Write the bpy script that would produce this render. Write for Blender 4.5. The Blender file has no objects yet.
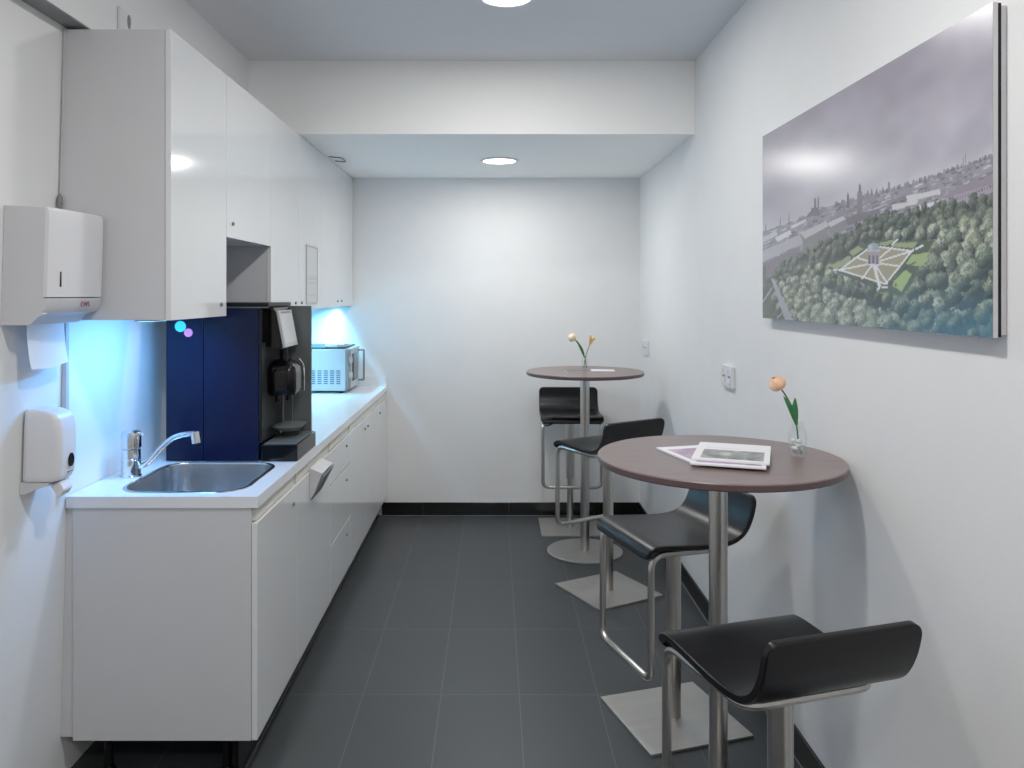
import bpy, bmesh, math, random
import numpy as np
from mathutils import Vector, Matrix
random.seed(7)
PI = math.pi
col = bpy.context.scene.collection
sc = bpy.context.scene
F, VX, VY, H = 790.0, 494.0, 294.0, 1.55

# ------------------------------------------------------------------ materials
def lin(c):
    out = []
    for v in c[:3]:
        v /= 255.0
        out.append(v/12.92 if v <= .04045 else ((v+.055)/1.055)**2.4)
    return tuple(out) + (1.0,)

def mat(name, rgb, rough=.5, metal=0.0, var=.04, scale=6.0, bump=0.0, bscale=200., coat=0.0, spec=.5,
        stretch=(1, 1, 1), emis=None, estr=0.0, alpha=None):
    m = bpy.data.materials.new(name)
    m.use_nodes = True
    nt = m.node_tree
    p = nt.nodes['Principled BSDF']
    p.inputs['Roughness'].default_value = rough
    p.inputs['Metallic'].default_value = metal
    p.inputs['Coat Weight'].default_value = coat
    p.inputs['Coat Roughness'].default_value = .08
    p.inputs['Specular IOR Level'].default_value = spec
    tc = nt.nodes.new('ShaderNodeTexCoord')
    mp = nt.nodes.new('ShaderNodeMapping')
    mp.inputs['Scale'].default_value = stretch
    nt.links.new(tc.outputs['Object'], mp.inputs['Vector'])
    nz = nt.nodes.new('ShaderNodeTexNoise')
    nz.inputs['Scale'].default_value = scale
    nz.inputs['Detail'].default_value = 4
    nt.links.new(mp.outputs['Vector'], nz.inputs['Vector'])
    rp = nt.nodes.new('ShaderNodeValToRGB')
    c = lin(rgb)
    rp.color_ramp.elements[0].position = .3
    rp.color_ramp.elements[1].position = .7
    rp.color_ramp.elements[0].color = tuple(max(0, v*(1-var)) for v in c[:3]) + (1,)
    rp.color_ramp.elements[1].color = tuple(min(1, v*(1+var)) for v in c[:3]) + (1,)
    nt.links.new(nz.outputs['Fac'], rp.inputs['Fac'])
    nt.links.new(rp.outputs['Color'], p.inputs['Base Color'])
    if bump:
        n2 = nt.nodes.new('ShaderNodeTexNoise')
        n2.inputs['Scale'].default_value = bscale
        nt.links.new(mp.outputs['Vector'], n2.inputs['Vector'])
        b = nt.nodes.new('ShaderNodeBump')
        b.inputs['Strength'].default_value = bump
        b.inputs['Distance'].default_value = .002
        nt.links.new(n2.outputs['Fac'], b.inputs['Height'])
        nt.links.new(b.outputs['Normal'], p.inputs['Normal'])
    if emis:
        p.inputs['Emission Color'].default_value = lin(emis)
        p.inputs['Emission Strength'].default_value = estr
    return m

def tile_mat(name, rgb, grout, w, h, mortar, loc, axes, rough=.4):
    m = mat(name, rgb, rough, var=.10, scale=3.0, bump=.10, bscale=60)
    nt = m.node_tree
    p = nt.nodes['Principled BSDF']
    tc = nt.nodes.new('ShaderNodeTexCoord')
    sp = nt.nodes.new('ShaderNodeSeparateXYZ')
    cb = nt.nodes.new('ShaderNodeCombineXYZ')
    nt.links.new(tc.outputs['Object'], sp.inputs[0])
    nt.links.new(sp.outputs[axes[0]], cb.inputs[0])
    nt.links.new(sp.outputs[axes[1]], cb.inputs[1])
    mp = nt.nodes.new('ShaderNodeMapping')
    mp.inputs['Location'].default_value = (loc[0], loc[1], 0)
    nt.links.new(cb.outputs[0], mp.inputs['Vector'])
    br = nt.nodes.new('ShaderNodeTexBrick')
    br.offset = 0.0
    br.inputs['Scale'].default_value = 1.0
    br.inputs['Brick Width'].default_value = w
    br.inputs['Row Height'].default_value = h
    br.inputs['Mortar Size'].default_value = mortar
    br.inputs['Mortar Smooth'].default_value = .1
    br.inputs['Bias'].default_value = 0
    c = lin(rgb)
    br.inputs['Color1'].default_value = tuple(v*.92 for v in c[:3]) + (1,)
    br.inputs['Color2'].default_value = tuple(v*1.08 for v in c[:3]) + (1,)
    br.inputs['Mortar'].default_value = lin(grout)
    nt.links.new(mp.outputs[0], br.inputs['Vector'])
    old = p.inputs['Base Color'].links[0].from_socket
    mx = nt.nodes.new('ShaderNodeMix')
    mx.data_type = 'RGBA'
    mx.blend_type = 'MIX'
    mx.inputs[0].default_value = .65
    nt.links.new(old, mx.inputs[6])
    nt.links.new(br.outputs['Color'], mx.inputs[7])
    nt.links.new(mx.outputs[2], p.inputs['Base Color'])
    return m

def glass(name, rgb=(255, 255, 255)):
    m = mat(name, rgb, .02, var=.01)
    nt = m.node_tree
    tr = nt.nodes.new('ShaderNodeBsdfTransparent')
    tr.inputs[0].default_value = (.965, .98, .975, 1)
    gl = nt.nodes.new('ShaderNodeBsdfGlossy')
    gl.inputs['Roughness'].default_value = .03
    lw = nt.nodes.new('ShaderNodeLayerWeight')
    lw.inputs['Blend'].default_value = .18
    sc_ = nt.nodes.new('ShaderNodeMath')
    sc_.operation = 'MULTIPLY_ADD'
    sc_.inputs[1].default_value = .50
    sc_.inputs[2].default_value = .035
    nt.links.new(lw.outputs['Facing'], sc_.inputs[0])
    mx = nt.nodes.new('ShaderNodeMixShader')
    nt.links.new(sc_.outputs[0], mx.inputs[0])
    nt.links.new(tr.outputs[0], mx.inputs[1])
    nt.links.new(gl.outputs[0], mx.inputs[2])
    nt.links.new(mx.outputs[0], nt.nodes['Material Output'].inputs['Surface'])
    return m

def attr_mat(name, rough=.3, spec=.5):
    m = mat(name, (200, 200, 200), rough, spec=spec)
    nt = m.node_tree
    a = nt.nodes.new('ShaderNodeAttribute')
    a.attribute_name = 'paint'
    nt.links.new(a.outputs['Color'], nt.nodes['Principled BSDF'].inputs['Base Color'])
    return m

M = dict(
    wall=mat('white_wall_paint', (229, 229, 229), .75, var=.012, bump=.12, bscale=160, spec=.3),
    ceil=mat('ceiling_paint', (222, 223, 226), .85, var=.01, spec=.2),
    dark=mat('dark_gap', (52, 54, 56), .8),
    gloss=mat('glossy_white_front', (222, 224, 226), .10, var=.008, coat=.3),
    side=mat('white_side_panel', (203, 203, 206), .38, var=.012),
    edge=mat('panel_edge', (200, 199, 195), .45),
    cream=mat('cream_rail', (226, 222, 212), .45),
    top=mat('white_worktop', (226, 229, 233), .22, var=.015),
    plinth=mat('black_plinth', (8, 9, 10), .4, spec=.2),
    alu=mat('aluminium_strip', (120, 122, 124), .35, .8),
    black=mat('black_leather', (9, 9, 13), .33, var=.15, scale=30, bump=.05, bscale=320, spec=.32),
    blackp=mat('black_plastic', (10, 10, 12), .4, spec=.25),
    gblack=mat('gloss_black_plastic', (6, 6, 8), .14, spec=.3),
    navy=mat('navy_gloss_panel', (2, 11, 42), .28, var=.05, spec=.25),
    steel=mat('brushed_steel', (190, 187, 182), .28, 1.0, var=.07, scale=40, stretch=(1, 1, .08)),
    plate=mat('satin_steel_plate', (190, 187, 182), .40, .85, var=.05, scale=30, stretch=(.08, 1, 1)),
    sink=mat('sink_steel', (204, 207, 210), .24, 1.0, var=.05, scale=30),
    chrome=mat('chrome', (222, 225, 228), .06, 1.0, var=.01),
    wood=mat('dark_plum_laminate', (116, 98, 96), .33, var=.16, scale=9, stretch=(1.4, 14, 1), coat=.1),
    woodedge=mat('plum_edge_band', (84, 64, 66), .4, var=.12, scale=20),
    plastic=mat('white_plastic', (222, 222, 226), .35, var=.01),
    plastic2=mat('grey_white_plastic', (205, 205, 209), .45, var=.01),
    grout=mat('joint_grout', (128, 130, 130), .7),
    mdark=mat('machine_dark_front', (46, 50, 52), .3, .2),
    soffit=mat('lowered_ceiling_lit_paint', (250, 250, 248), .85, var=.008, spec=.2),  # ceiling white lightened to stand in for bounced light
    notice=mat('notice_paper', (204, 206, 208), .6, var=.01),
    paper=mat('white_paper', (236, 238, 240), .8, var=.01),
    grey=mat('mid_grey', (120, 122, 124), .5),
    lgrey=mat('light_grey', (186, 188, 190), .5),
    mgrey=mat('machine_grey', (92, 98, 98), .4, .2),
    screen=mat('screen_grey', (176, 178, 182), .3, emis=(180, 182, 186), estr=.25),
    magenta=mat('magenta_print', (150, 10, 90), .5),
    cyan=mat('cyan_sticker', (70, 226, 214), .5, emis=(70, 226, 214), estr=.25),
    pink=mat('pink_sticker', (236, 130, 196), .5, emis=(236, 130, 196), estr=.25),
    lamp=mat('lamp_lens', (255, 255, 255), .5, emis=(255, 253, 250), estr=7.0),
    led=mat('blue_led_lens', (170, 225, 255), .5, emis=(120, 205, 255), estr=5.0),
    micro=mat('microwave_shell', (176, 186, 192), .35, var=.01),
    slot=mat('vent_slot', (70, 98, 116), .6),
    window=mat('dark_oven_glass', (40, 46, 50), .08),
    glass=glass('clear_glass', (255, 255, 255)),
    pebble=mat('glass_pebbles', (214, 220, 216), .15, var=.12, scale=60),
    stem=mat('stem_green', (44, 112, 62), .5, var=.2, scale=40),
    stem2=mat('pale_stem', (120, 128, 110), .5, var=.2, scale=40),
    petal=mat('peach_petal', (238, 190, 154), .5, var=.18, scale=50),
    petal2=mat('cream_petal', (240, 222, 186), .5, var=.1, scale=50),
    petal3=mat('yellow_orange_petal', (232, 196, 130), .5, var=.15, scale=50),
    canvas_edge=mat('white_board_edge', (214, 212, 216), .5),
    picture=attr_mat('city_print', .25, .55),
    cover=attr_mat('printed_cover', .35),
    floor=tile_mat('dark_floor_tiles', (54, 58, 60), (92, 95, 97), .3025, .597, .0022,
                   (.2047 + .3025*8, -3.057 + .597*10), (0, 1), .42),
    base_back=tile_mat('black_baseboard_tiles_back', (6, 7, 9), (40, 42, 44), .6, .3, .003, (.497+.6*4, .2), (0, 2), .25),
    base_right=tile_mat('black_baseboard_tiles_right', (6, 7, 9), (40, 42, 44), .6, .3, .003, (-3.057+6, .2), (1, 2), .25),
)

# ------------------------------------------------------------------ builders
def merge(bm, t):
    me = bpy.data.meshes.new('tmp')
    t.to_mesh(me)
    t.free()
    bm.from_mesh(me)
    bpy.data.meshes.remove(me)
    return bm

def box(x0, x1, y0, y1, z0, z1, bev=0.0, seg=2, bm=None):
    t = bmesh.new()
    bmesh.ops.create_cube(t, size=1)
    for v in t.verts:
        v.co = Vector((x0+(v.co.x+.5)*(x1-x0), y0+(v.co.y+.5)*(y1-y0), z0+(v.co.z+.5)*(z1-z0)))
    if bev:
        bmesh.ops.bevel(t, geom=list(t.edges), offset=bev, segments=seg, affect='EDGES', profile=.5)
    if bm is None:
        return t
    return merge(bm, t)

def loft(rings, caps=(True, True), closed_v=False, bm=None):
    """rings: list of lists of points (equal count, each ring closed)"""
    b = bm or bmesh.new()
    vs = [[b.verts.new(p) for p in r] for r in rings]
    n = len(rings[0])
    m = len(rings)
    for i in range(m if closed_v else m-1):
        a, c = vs[i], vs[(i+1) % m]
        for k in range(n):
            b.faces.new((a[k], a[(k+1) % n], c[(k+1) % n], c[k]))
    if not closed_v:
        if caps[0]:
            b.faces.new(list(reversed(vs[0])))
        if caps[1]:
            b.faces.new(vs[-1])
    bmesh.ops.recalc_face_normals(b, faces=list(b.faces))
    return b

def prism(poly, axis, a, b_, bev=0.0, bm=None):
    """poly of 2-D points; axis 'y': poly in (x,z); 'z': poly in (x,y); 'x': poly in (y,z)"""
    def P(p, t):
        return {'y': (p[0], t, p[1]), 'z': (p[0], p[1], t), 'x': (t, p[0], p[1])}[axis]
    t = loft([[P(p, a) for p in poly], [P(p, b_) for p in poly]])
    if bev:
        bmesh.ops.bevel(t, geom=list(t.edges), offset=bev, segments=2, affect='EDGES')
    if bm is None:
        return t
    return merge(bm, t)

def fillet(pts, r, seg=6, closed=False):
    out = []
    n = len(pts)
    pts = [Vector(p) for p in pts]
    for i, p in enumerate(pts):
        if not closed and i in (0, n-1):
            out.append(p)
            continue
        a, c = pts[i-1], pts[(i+1) % n]
        u, v = (a-p), (c-p)
        rr = r[i] if isinstance(r, (list, tuple)) else r
        d = min(rr, u.length*.49, v.length*.49)
        p0, p1 = p+u.normalized()*d, p+v.normalized()*d
        for k in range(seg+1):
            t = k/seg
            out.append(p0*(1-t)**2 + p*2*t*(1-t) + p1*t*t)
    return out

def tube(path, r, n=12, closed=False, bm=None, squash=None):
    path = [Vector(p) for p in path]
    m = len(path)
    rings = []
    up = None
    for i, p in enumerate(path):
        if closed:
            tg = path[(i+1) % m]-path[i-1]
        else:
            tg = path[min(i+1, m-1)]-path[max(i-1, 0)]
        tg.normalize()
        if up is None:
            up = Vector((0, 0, 1)) if abs(tg.z) < .9 else Vector((0, 1, 0))
        s = tg.cross(up)
        if s.length < 1e-5:
            s = tg.cross(Vector((1, 0, 0)))
        s.normalize()
        up = s.cross(tg).normalized()
        rr = r[i] if isinstance(r, (list, tuple)) else r
        rings.append([p + (s*math.cos(2*PI*k/n) + up*math.sin(2*PI*k/n))*rr for k in range(n)])
    return loft(rings, closed_v=closed, bm=bm)

def lathe(profile, n=48, c=(0, 0, 0), caps=(True, True), bm=None):
    rings = [[(c[0]+r*math.cos(2*PI*k/n), c[1]+r*math.sin(2*PI*k/n), c[2]+z) for k in range(n)] for r, z in profile]
    return loft(rings, caps=caps, bm=bm)

def cyl(p0, p1, r, n=20, bm=None):
    return tube([p0, p1], r, n, bm=bm)

def rrect(cx, cy, hx, hy, r, seg=8):
    out = []
    for (sx, sy, a0) in ((1, 1, 0), (-1, 1, PI/2), (-1, -1, PI), (1, -1, 1.5*PI)):
        for k in range(seg+1):
            a = a0 + PI/2*k/seg
            out.append((cx+sx*(hx-r)+r*math.cos(a), cy+sy*(hy-r)+r*math.sin(a)))
    return out

def inv_of(parent):
    m = Matrix.Identity(4)
    while parent is not None:
        m = parent.matrix_basis @ m
        parent = parent.parent
    return m.inverted()

def obj(name, bm, m, parent=None, world=True, angle=35, label=None, recenter=True):
    me = bpy.data.meshes.new(name)
    if parent is not None and world:
        bm.transform(inv_of(parent))
    bm.to_mesh(me)
    bm.free()
    mats = m if isinstance(m, (list, tuple)) else [m]
    for q in mats:
        me.materials.append(q)
    if angle:
        me.polygons.foreach_set('use_smooth', [True]*len(me.polygons))
        me.set_sharp_from_angle(angle=math.radians(angle))
    o = bpy.data.objects.new(name, me)
    col.objects.link(o)
    if angle and len(me.polygons) < 4000:
        wn = o.modifiers.new('weighted_normal', 'WEIGHTED_NORMAL')
        wn.keep_sharp = True
        wn.weight = 50
    if parent is not None:
        o.parent = parent
    elif recenter:
        xs = [v.co for v in me.vertices]
        lo = Vector((min(v.x for v in xs), min(v.y for v in xs), min(v.z for v in xs)))
        hi = Vector((max(v.x for v in xs), max(v.y for v in xs), max(v.z for v in xs)))
        c = Vector(((lo.x+hi.x)/2, (lo.y+hi.y)/2, lo.z))
        me.transform(Matrix.Translation(-c))
        o.location = c
    if label:
        o['label'] = label
    return o

def tag(o, label, cat, group=None):
    o['label'] = label
    o['category'] = cat
    if group:
        o['group'] = group
    return o

def thing(name, label, cat, loc, rz=0.0, group=None):
    o = bpy.data.objects.new(name, None)
    o.empty_display_size = .05
    col.objects.link(o)
    o.location = loc
    o.rotation_euler = (0, 0, rz)
    return tag(o, label, cat, group)

def struct(name, bm, m, angle=None):
    o = obj(name, bm, m, None, angle=angle, recenter=False)
    o['kind'] = 'structure'
    return o

def text_bm(body, size, M4):
    cu = bpy.data.curves.new('txt', 'FONT')
    cu.body = body
    cu.size = size
    cu.extrude = .0004
    cu.align_x = 'CENTER'
    cu.align_y = 'CENTER'
    o = bpy.data.objects.new('txt', cu)
    col.objects.link(o)
    dg = bpy.context.evaluated_depsgraph_get()
    me = bpy.data.meshes.new_from_object(o.evaluated_get(dg))
    bm = bmesh.new()
    bm.from_mesh(me)
    bpy.data.objects.remove(o)
    bpy.data.meshes.remove(me)
    bm.transform(M4)
    return bm

def XL(z):                    # the left wall leans a little
    return -1.385 + .0283*z

# ------------------------------------------------------------------ room shell
XR, YB, YF = 1.022, 5.54, -2.2
ZC, ZS, YBEAM = 2.737, 2.3635, 4.02
ZSOF = 2.372
struct('floor', box(-1.6, 1.2, YF-.1, YB+.1, -.06, 0), M['floor'])
struct('ceiling', box(-1.6, 1.2, YF-.1, YB+.1, ZC, ZC+.08), M['ceil'])
struct('wall_right', box(XR, XR+.1, YF-.1, YB+.1, -.06, ZC+.08), M['wall'])
struct('wall_back', box(-1.6, 1.2, YB, YB+.1, -.06, ZC+.08), M['wall'])
struct('wall_front', box(-1.6, 1.2, YF-.1, YF, -.06, ZC+.08), M['wall'])
struct('wall_left', prism([(XL(-.06)-.15, -.06), (XL(-.06), -.06), (XL(ZSOF), ZSOF), (XL(ZSOF)-.15, ZSOF)], 'y', YF-.1, YB+.1), M['wall'])
struct('wall_upper_left', box(-1.6, -1.25, YF-.1, YB+.1, ZSOF, ZC+.08), M['wall'])
# grey strip paints the shade under the overhanging upper wall
struct('trim_2', box(XL(ZSOF)+.002, -1.252, YF, 4.0, ZSOF-.004, ZSOF), M['grey'])
# lowered ceiling over the far end
struct('trim_1', box(-1.25, XR, YBEAM, YB, ZS, ZC), M['soffit'])
struct('baseboard_back', box(-.785, XR, YB-.010, YB, 0, .09, .0015, 1), M['base_back'])
struct('baseboard_right', box(XR-.010, XR, YF, YB-.010, 0, .09, .0015, 1), M['base_right'])

b = box(XR-.0165, XR-.0125, YF, YB-.014, .0003, .0018)
box(-.78, XR-.0125, YB-.0165, YB-.0125, .0003, .0018, 0, bm=b)
struct('trim_3', b, M['grout'])
# ------------------------------------------------------------------ ceiling lights
def downlight(x, y, z, label, power, emis=True):
    t = thing('ceiling_downlight', label, 'ceiling light', (x, y, z), 0, None)
    ring = lathe([(.098, 0), (.116, 0), (.118, -.004), (.112, -.009), (.100, -.010), (.098, -.006)], 48, caps=(False, False))
    b = bmesh.new()
    obj('frame', ring, M['plastic'], t, world=False)
    obj('diffuser', lathe([(.099, -.0005), (.099, -.006), (.02, -.007)], 48), M['lamp'], t, world=False)
    L = bpy.data.lights.new('downlight_lamp', 'AREA')
    L.shape = 'DISK'
    L.size = .19
    L.energy = power
    L.color = (1.0, .984, .955)
    L.spread = math.radians(180)
    lo = bpy.data.objects.new('downlight_lamp', L)
    col.objects.link(lo)
    lo.location = (x, y, z-.013)
    return t
downlight(.033, 4.80, ZS, 'round recessed downlight in the lowered ceiling at the far end', 10)
downlight(.05, 3.14, ZC, 'round recessed downlight in the upper ceiling, cut by the top edge', 10.5)
downlight(.05, 1.45, ZC, 'round recessed downlight in the upper ceiling over the near table', 17)
downlight(.05, -.55, ZC, 'round recessed downlight in the upper ceiling behind the viewpoint', 19)

# small wire clip on the lowered ceiling
tag(obj('ceiling_clip', tube(fillet([(-.975, 4.66, ZS-.004), (-.905, 4.70, ZS-.004), (-.905, 4.84, ZS-.006), (-.965, 4.80, ZS-.006)], .03), .0035, 8), M['grey']),
    'thin grey wire clip on the lowered ceiling beside the tall white cupboards', 'clip')

# ------------------------------------------------------------------ upper cabinets
ZT, ZB = 2.360, 1.470
XF = -.988
def lock(parent, y, z, name='lock', r=.007):
    b = tube([(XF-.001, y, z), (XF+.006, y, z)], r, 16)
    tube([(XF+.005, y, z), (XF+.0075, y, z)], r*.6, 12, bm=b)
    return obj(name, b, M['grey'], parent)
def lock_at(parent, xf, y, z, r=.007):
    b = tube([(xf-.001, y, z), (xf+.006, y, z)], r, 16)
    tube([(xf+.005, y, z), (xf+.0075, y, z)], r*.6, 12, bm=b)
    return obj('lock', b, M['grey'], parent)

def upper(y0, y1, zb, label, doors):
    t = thing('upper_cabinet', label, 'cabinet', (-1.16, (y0+y1)/2, zb), 0, None)
    g = .0012
    e = .002
    b = prism([(XL(zb)+e, zb), (XF-.0195, zb), (XF-.0195, ZT), (XL(ZT)+e, ZT)], 'y', y0+g, y1-g, .0008)
    obj('carcass', b, M['side'], t)
    for (a, c, lk) in doors:
        d = obj('door', box(XF-.018, XF, a+g, c-g, zb-.001, ZT, .0012), M['gloss'], t)
        if lk:
            lock(d, lk[0], lk[1])
    return t
u1 = upper(2.416, 2.918, ZB, 'nearest tall white upper cabinet with grey side panel, behind the towel dispenser',
           [(2.416, 2.918, (2.855, 1.512))])
u2 = upper(2.918, 3.500, 1.762, 'short white upper cabinet with an open gap above the coffee machine',
           [(2.918, 3.500, (2.985, 1.815))])
# back panel of the open gap
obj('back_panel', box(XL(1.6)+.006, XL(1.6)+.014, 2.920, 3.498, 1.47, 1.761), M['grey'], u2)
u3 = upper(3.500, 3.996, ZB, 'tall narrow white upper cabinet right after the open gap',
           [(3.500, 3.996, (3.93, 1.505))])
u4 = upper(3.996, 5.05, ZB, 'wide white upper cabinet with a notice on its front',
           [(3.996, 4.523, (4.055, 1.505)), (4.523, 5.05, (4.985, 1.505))])
u5 = upper(5.05, 5.535, ZB, 'last tall white upper cabinet touching the far wall',
           [(5.05, 5.535, (5.115, 1.505))])
# notice on the wide cabinet
t = thing('notice', 'framed white notice sheet on the wide upper cabinet front', 'notice', (XF, 4.28, 1.497))
obj('paper_sheet', box(XF+.0005, XF+.002, 4.152, 4.408, 1.50, 1.81), M['notice'], t)
b = bmesh.new()
for (a, c, p, q) in ((4.15, 4.41, 1.497, 1.508), (4.15, 4.41, 1.802, 1.813), (4.15, 4.161, 1.508, 1.802), (4.399, 4.41, 1.508, 1.802)):
    box(XF+.0005, XF+.005, a, c, p, q, 0, bm=b)
obj('frame', b, M['lgrey'], t)
b = bmesh.new()
for z, w in ((1.640, .1), (1.628, .13), (1.606, .1), (1.54, .07)):
    box(XF+.002, XF+.0026, 4.28-w, 4.28+w, z, z+.006, 0, bm=b)
obj('print_lines', b, M['lgrey'], t)
# cable along the near edge of the first upper cabinet
t = thing('cable', 'thin grey cable with plug end hanging along the nearest upper cabinet edge', 'cable', (XL(1.83)+.01, 2.405, 1.80))
obj('cord', tube([(XL(2.36)+.008, 2.409, 2.36), (XL(2.1)+.010, 2.408, 2.1), (XL(1.85)+.010, 2.408, 1.85)], .002, 8), M['lgrey'], t)
obj('plug', lathe([(.003, .045), (.007, .035), (.009, .015), (.007, 0)], 16, (XL(1.82)+.012, 2.404, 1.81)), M['grey'], t)

# ------------------------------------------------------------------ lower cabinets
XD = -.752           # front face of the doors
Y0 = 2.508
BZ0, BZ1 = .131, .823
def frame_carcass(y0, y1, filler=False):
    b = bmesh.new()
    s = .016
    xb, xf = -1.338, XD-.0195
    box(xb, xf, y0+.001, y0+s, BZ0, .870, .0008, bm=b)
    box(xb, xf, y1-s, y1-.001, BZ0, .870, .0008, bm=b)
    box(xb, xf, y0+s, y1-s, BZ0, BZ0+s, 0, bm=b)
    box(xb, xb+.006, y0+s, y1-s, BZ0+s, .870, 0, bm=b)
    return b
def base_unit(y0, y1, label):
    t = thing('base_cabinet', label, 'cabinet', (-1.05, (y0+y1)/2, 0))
    obj('carcass', frame_carcass(y0, y1), M['side'], t)
    obj('grip_rail', box(XD-.030, XD-.008, y0+.0165, y1-.0165, .826, .8705, .001), M['cream'], t)
    for x in (-.866, -1.25):
        for y in (y0+.055, y1-.055):
            obj('leg', lathe([(.022, 0), (.022, .012), (.0135, .020), (.0135, .118), (.024, .122), (.024, .1305)], 20, (x, y, 0)), M['blackp'], t)
    return t
def front(t, y0, y1, z0, z1, name='door', lk=None):
    d = obj(name, box(XD-.018, XD, y0+.0014, y1-.0014, z0+.0014, z1-.0014, .0012), M['gloss'], t)
    if lk:
        lock_at(d, XD, lk[0], lk[1], .007)
    return d
b1 = base_unit(Y0, 3.02, 'nearest white base cabinet under the steel sink, with grey side panel')
front(b1, Y0, 3.02, BZ0, BZ1, lk=(2.955, .765))
obj('filler_strip', prism([(XL(BZ0)+.001, BZ0+.01), (-1.3395, BZ0+.01), (-1.3395, .870), (XL(.87)+.001, .870)], 'y', Y0+.006, Y0+.02), M['side'], b1)
b2 = base_unit(3.02, 3.63, 'white base cabinet with a tilted wedge flap sticking out')
front(b2, 3.02, 3.63, BZ0, BZ1)
wed = prism([(XD+.001, .710), (XD+.001, .840), (XD+.053, .818), (XD+.018, .735)], 'y', 3.22, 3.425, .0012)
obj('tilt_flap', wed, M['side'], b2, label='wedge shaped tilted flap')
obj('flap_front_shade', prism([(XD+.0045, .708), (XD+.0055, .706), (XD+.0585, .806), (XD+.0555, .812)], 'y', 3.223, 3.422), M['grey'], b2)  # grey overlay paints the shade on the flap's downward face
b3 = base_unit(3.63, 4.13, 'white base cabinet with three drawers')
for z0, z1, lz in ((.669, BZ1, .777), (.389, .669, .604), (BZ0, .389, .326)):
    front(b3, 3.63, 4.13, z0+.002, z1-.002, 'drawer', (4.02, lz))
b4 = base_unit(4.13, 5.15, 'wide two door white base cabinet below the microwave end')
front(b4, 4.13, 4.64, BZ0, BZ1, lk=(4.60, .765))
front(b4, 4.64, 5.15, BZ0, BZ1, lk=(4.70, .765))
b5 = base_unit(5.15, 5.535, 'last white base cabinet touching the far wall')
front(b5, 5.15, 5.535, BZ0, BZ1, lk=(5.21, .765))
t = thing('plinth', 'black plinth board with aluminium edge below the base cabinets', 'plinth', (-.79, 4.0, 0))
obj('board', box(-.830, -.814, Y0+.01, YB-.012, 0, .130, .001), M['plinth'], t)
obj('edge_strip', box(-.8135, -.808, Y0+.01, YB-.012, 0.0005, .012, .0008), M['alu'], t)

# worktop with sink cut-out
XW, ZW = -.748, .908
SCX, SCY, SHX, SHY, SR = -1.022, 2.778, .200, .220, .085
def worktop():
    bm = bmesh.new()
    outer = [(XL(ZW)+.003, Y0-.006), (XW, Y0-.006), (XW, YB-.002), (XL(ZW)+.003, YB-.002)]
    inner = rrect(SCX, SCY, SHX, SHY, SR)
    es = []
    for loop in (outer, inner):
        vs = [bm.verts.new((p[0], p[1], ZW)) for p in loop]
        es += [bm.edges.new((vs[i], vs[(i+1) % len(vs)])) for i in range(len(vs))]
    bmesh.ops.triangle_fill(bm, use_beauty=True, edges=es)
    r = bmesh.ops.extrude_face_region(bm, geom=list(bm.faces))
    for v in r['geom']:
        if isinstance(v, bmesh.types.BMVert):
            v.co.z -= .036
    bmesh.ops.recalc_face_normals(bm, faces=list(bm.faces))
    return bm
t = thing('worktop', 'long white worktop running over the base cabinets', 'worktop', (-1.05, 4.0, .872))
obj('slab', worktop(), M['top'], t, angle=30)
obj('upstand', box(XL(.95)+.003, XW-.004, YB-.016, YB-.0025, ZW+.0003, ZW+.060, .001), M['top'], t)

# sink
t = thing('sink', 'inset stainless steel sink with rounded corners in the worktop', 'sink', (SCX, SCY, .73))
def ring(dx, z, r):
    return [(p[0], p[1], z) for p in rrect(SCX, SCY, SHX+dx, SHY+dx, max(.01, r))]
rings = [ring(.012, ZW+.0005, SR+.012), ring(.010, ZW+.0028, SR+.010), ring(-.002, ZW+.0026, SR-.002), ring(-.005, ZW-.003, SR-.005),
         ring(-.012, ZW-.135, SR-.012), ring(-.020, ZW-.152, SR-.02), ring(-.042, ZW-.162, SR-.035), ring(-.13, ZW-.166, .04)]
obj('bowl', loft(rings, caps=(False, True)), M['sink'], t, angle=50)
obj('drain', lathe([(.004, .001), (.026, .0015), (.032, .004), (.036, .0035), (.038, 0)], 32, (SCX, SCY, ZW-.1655)), M['chrome'], t)
obj('overflow', tube([(SCX-SHX+.010, 2.67, .868), (SCX-SHX+.015, 2.67, .868)], .013, 20), M['chrome'], t)

# faucet
fx, fy = -1.277, 2.78
t = thing('faucet', 'chrome single lever faucet with curved spout beside the sink', 'faucet', (fx, fy, ZW))
obj('body', lathe([(.036, .0003), (.036, .004), (.033, .008), (.032, .060), (.0335, .062), (.0335, .064), (.032, .066), (.0315, .098)], 32, (fx, fy, ZW)), M['chrome'], t)
obj('lever_cap', lathe([(.0315, .100), (.034, .103), (.034, .145), (.031, .158), (.020, .163), (.004, .164)], 32, (fx, fy, ZW)), M['chrome'], t)
obj('lever', tube([(fx+.03, fy, ZW+.150), (fx+.041, fy-.004, ZW+.151), (fx+.048, fy-.006, ZW+.151)], [.006, .005, .004], 10), M['chrome'], t)
p = [(fx+.020, fy, ZW+.030), (fx+.060, fy, ZW+.050), (fx+.105, fy, ZW+.100), (fx+.150, fy, ZW+.136), (fx+.200, fy, ZW+.150), (fx+.226, fy, ZW+.150)]
def catmull(pts, n=8):
    pts = [Vector(q) for q in pts]
    P = [pts[0]*2-pts[1]] + pts + [pts[-1]*2-pts[-2]]
    out = []
    for i in range(1, len(P)-2):
        a, b, c, d = P[i-1], P[i], P[i+1], P[i+2]
        for k in range(n):
            u = k/n
            out.append(.5*((2*b)+(c-a)*u+(2*a-5*b+4*c-d)*u*u+(3*b-a-3*c+d)*u**3))
    out.append(pts[-1])
    return out
obj('spout', tube(catmull(p), .0095, 16), M['chrome'], t)
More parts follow.
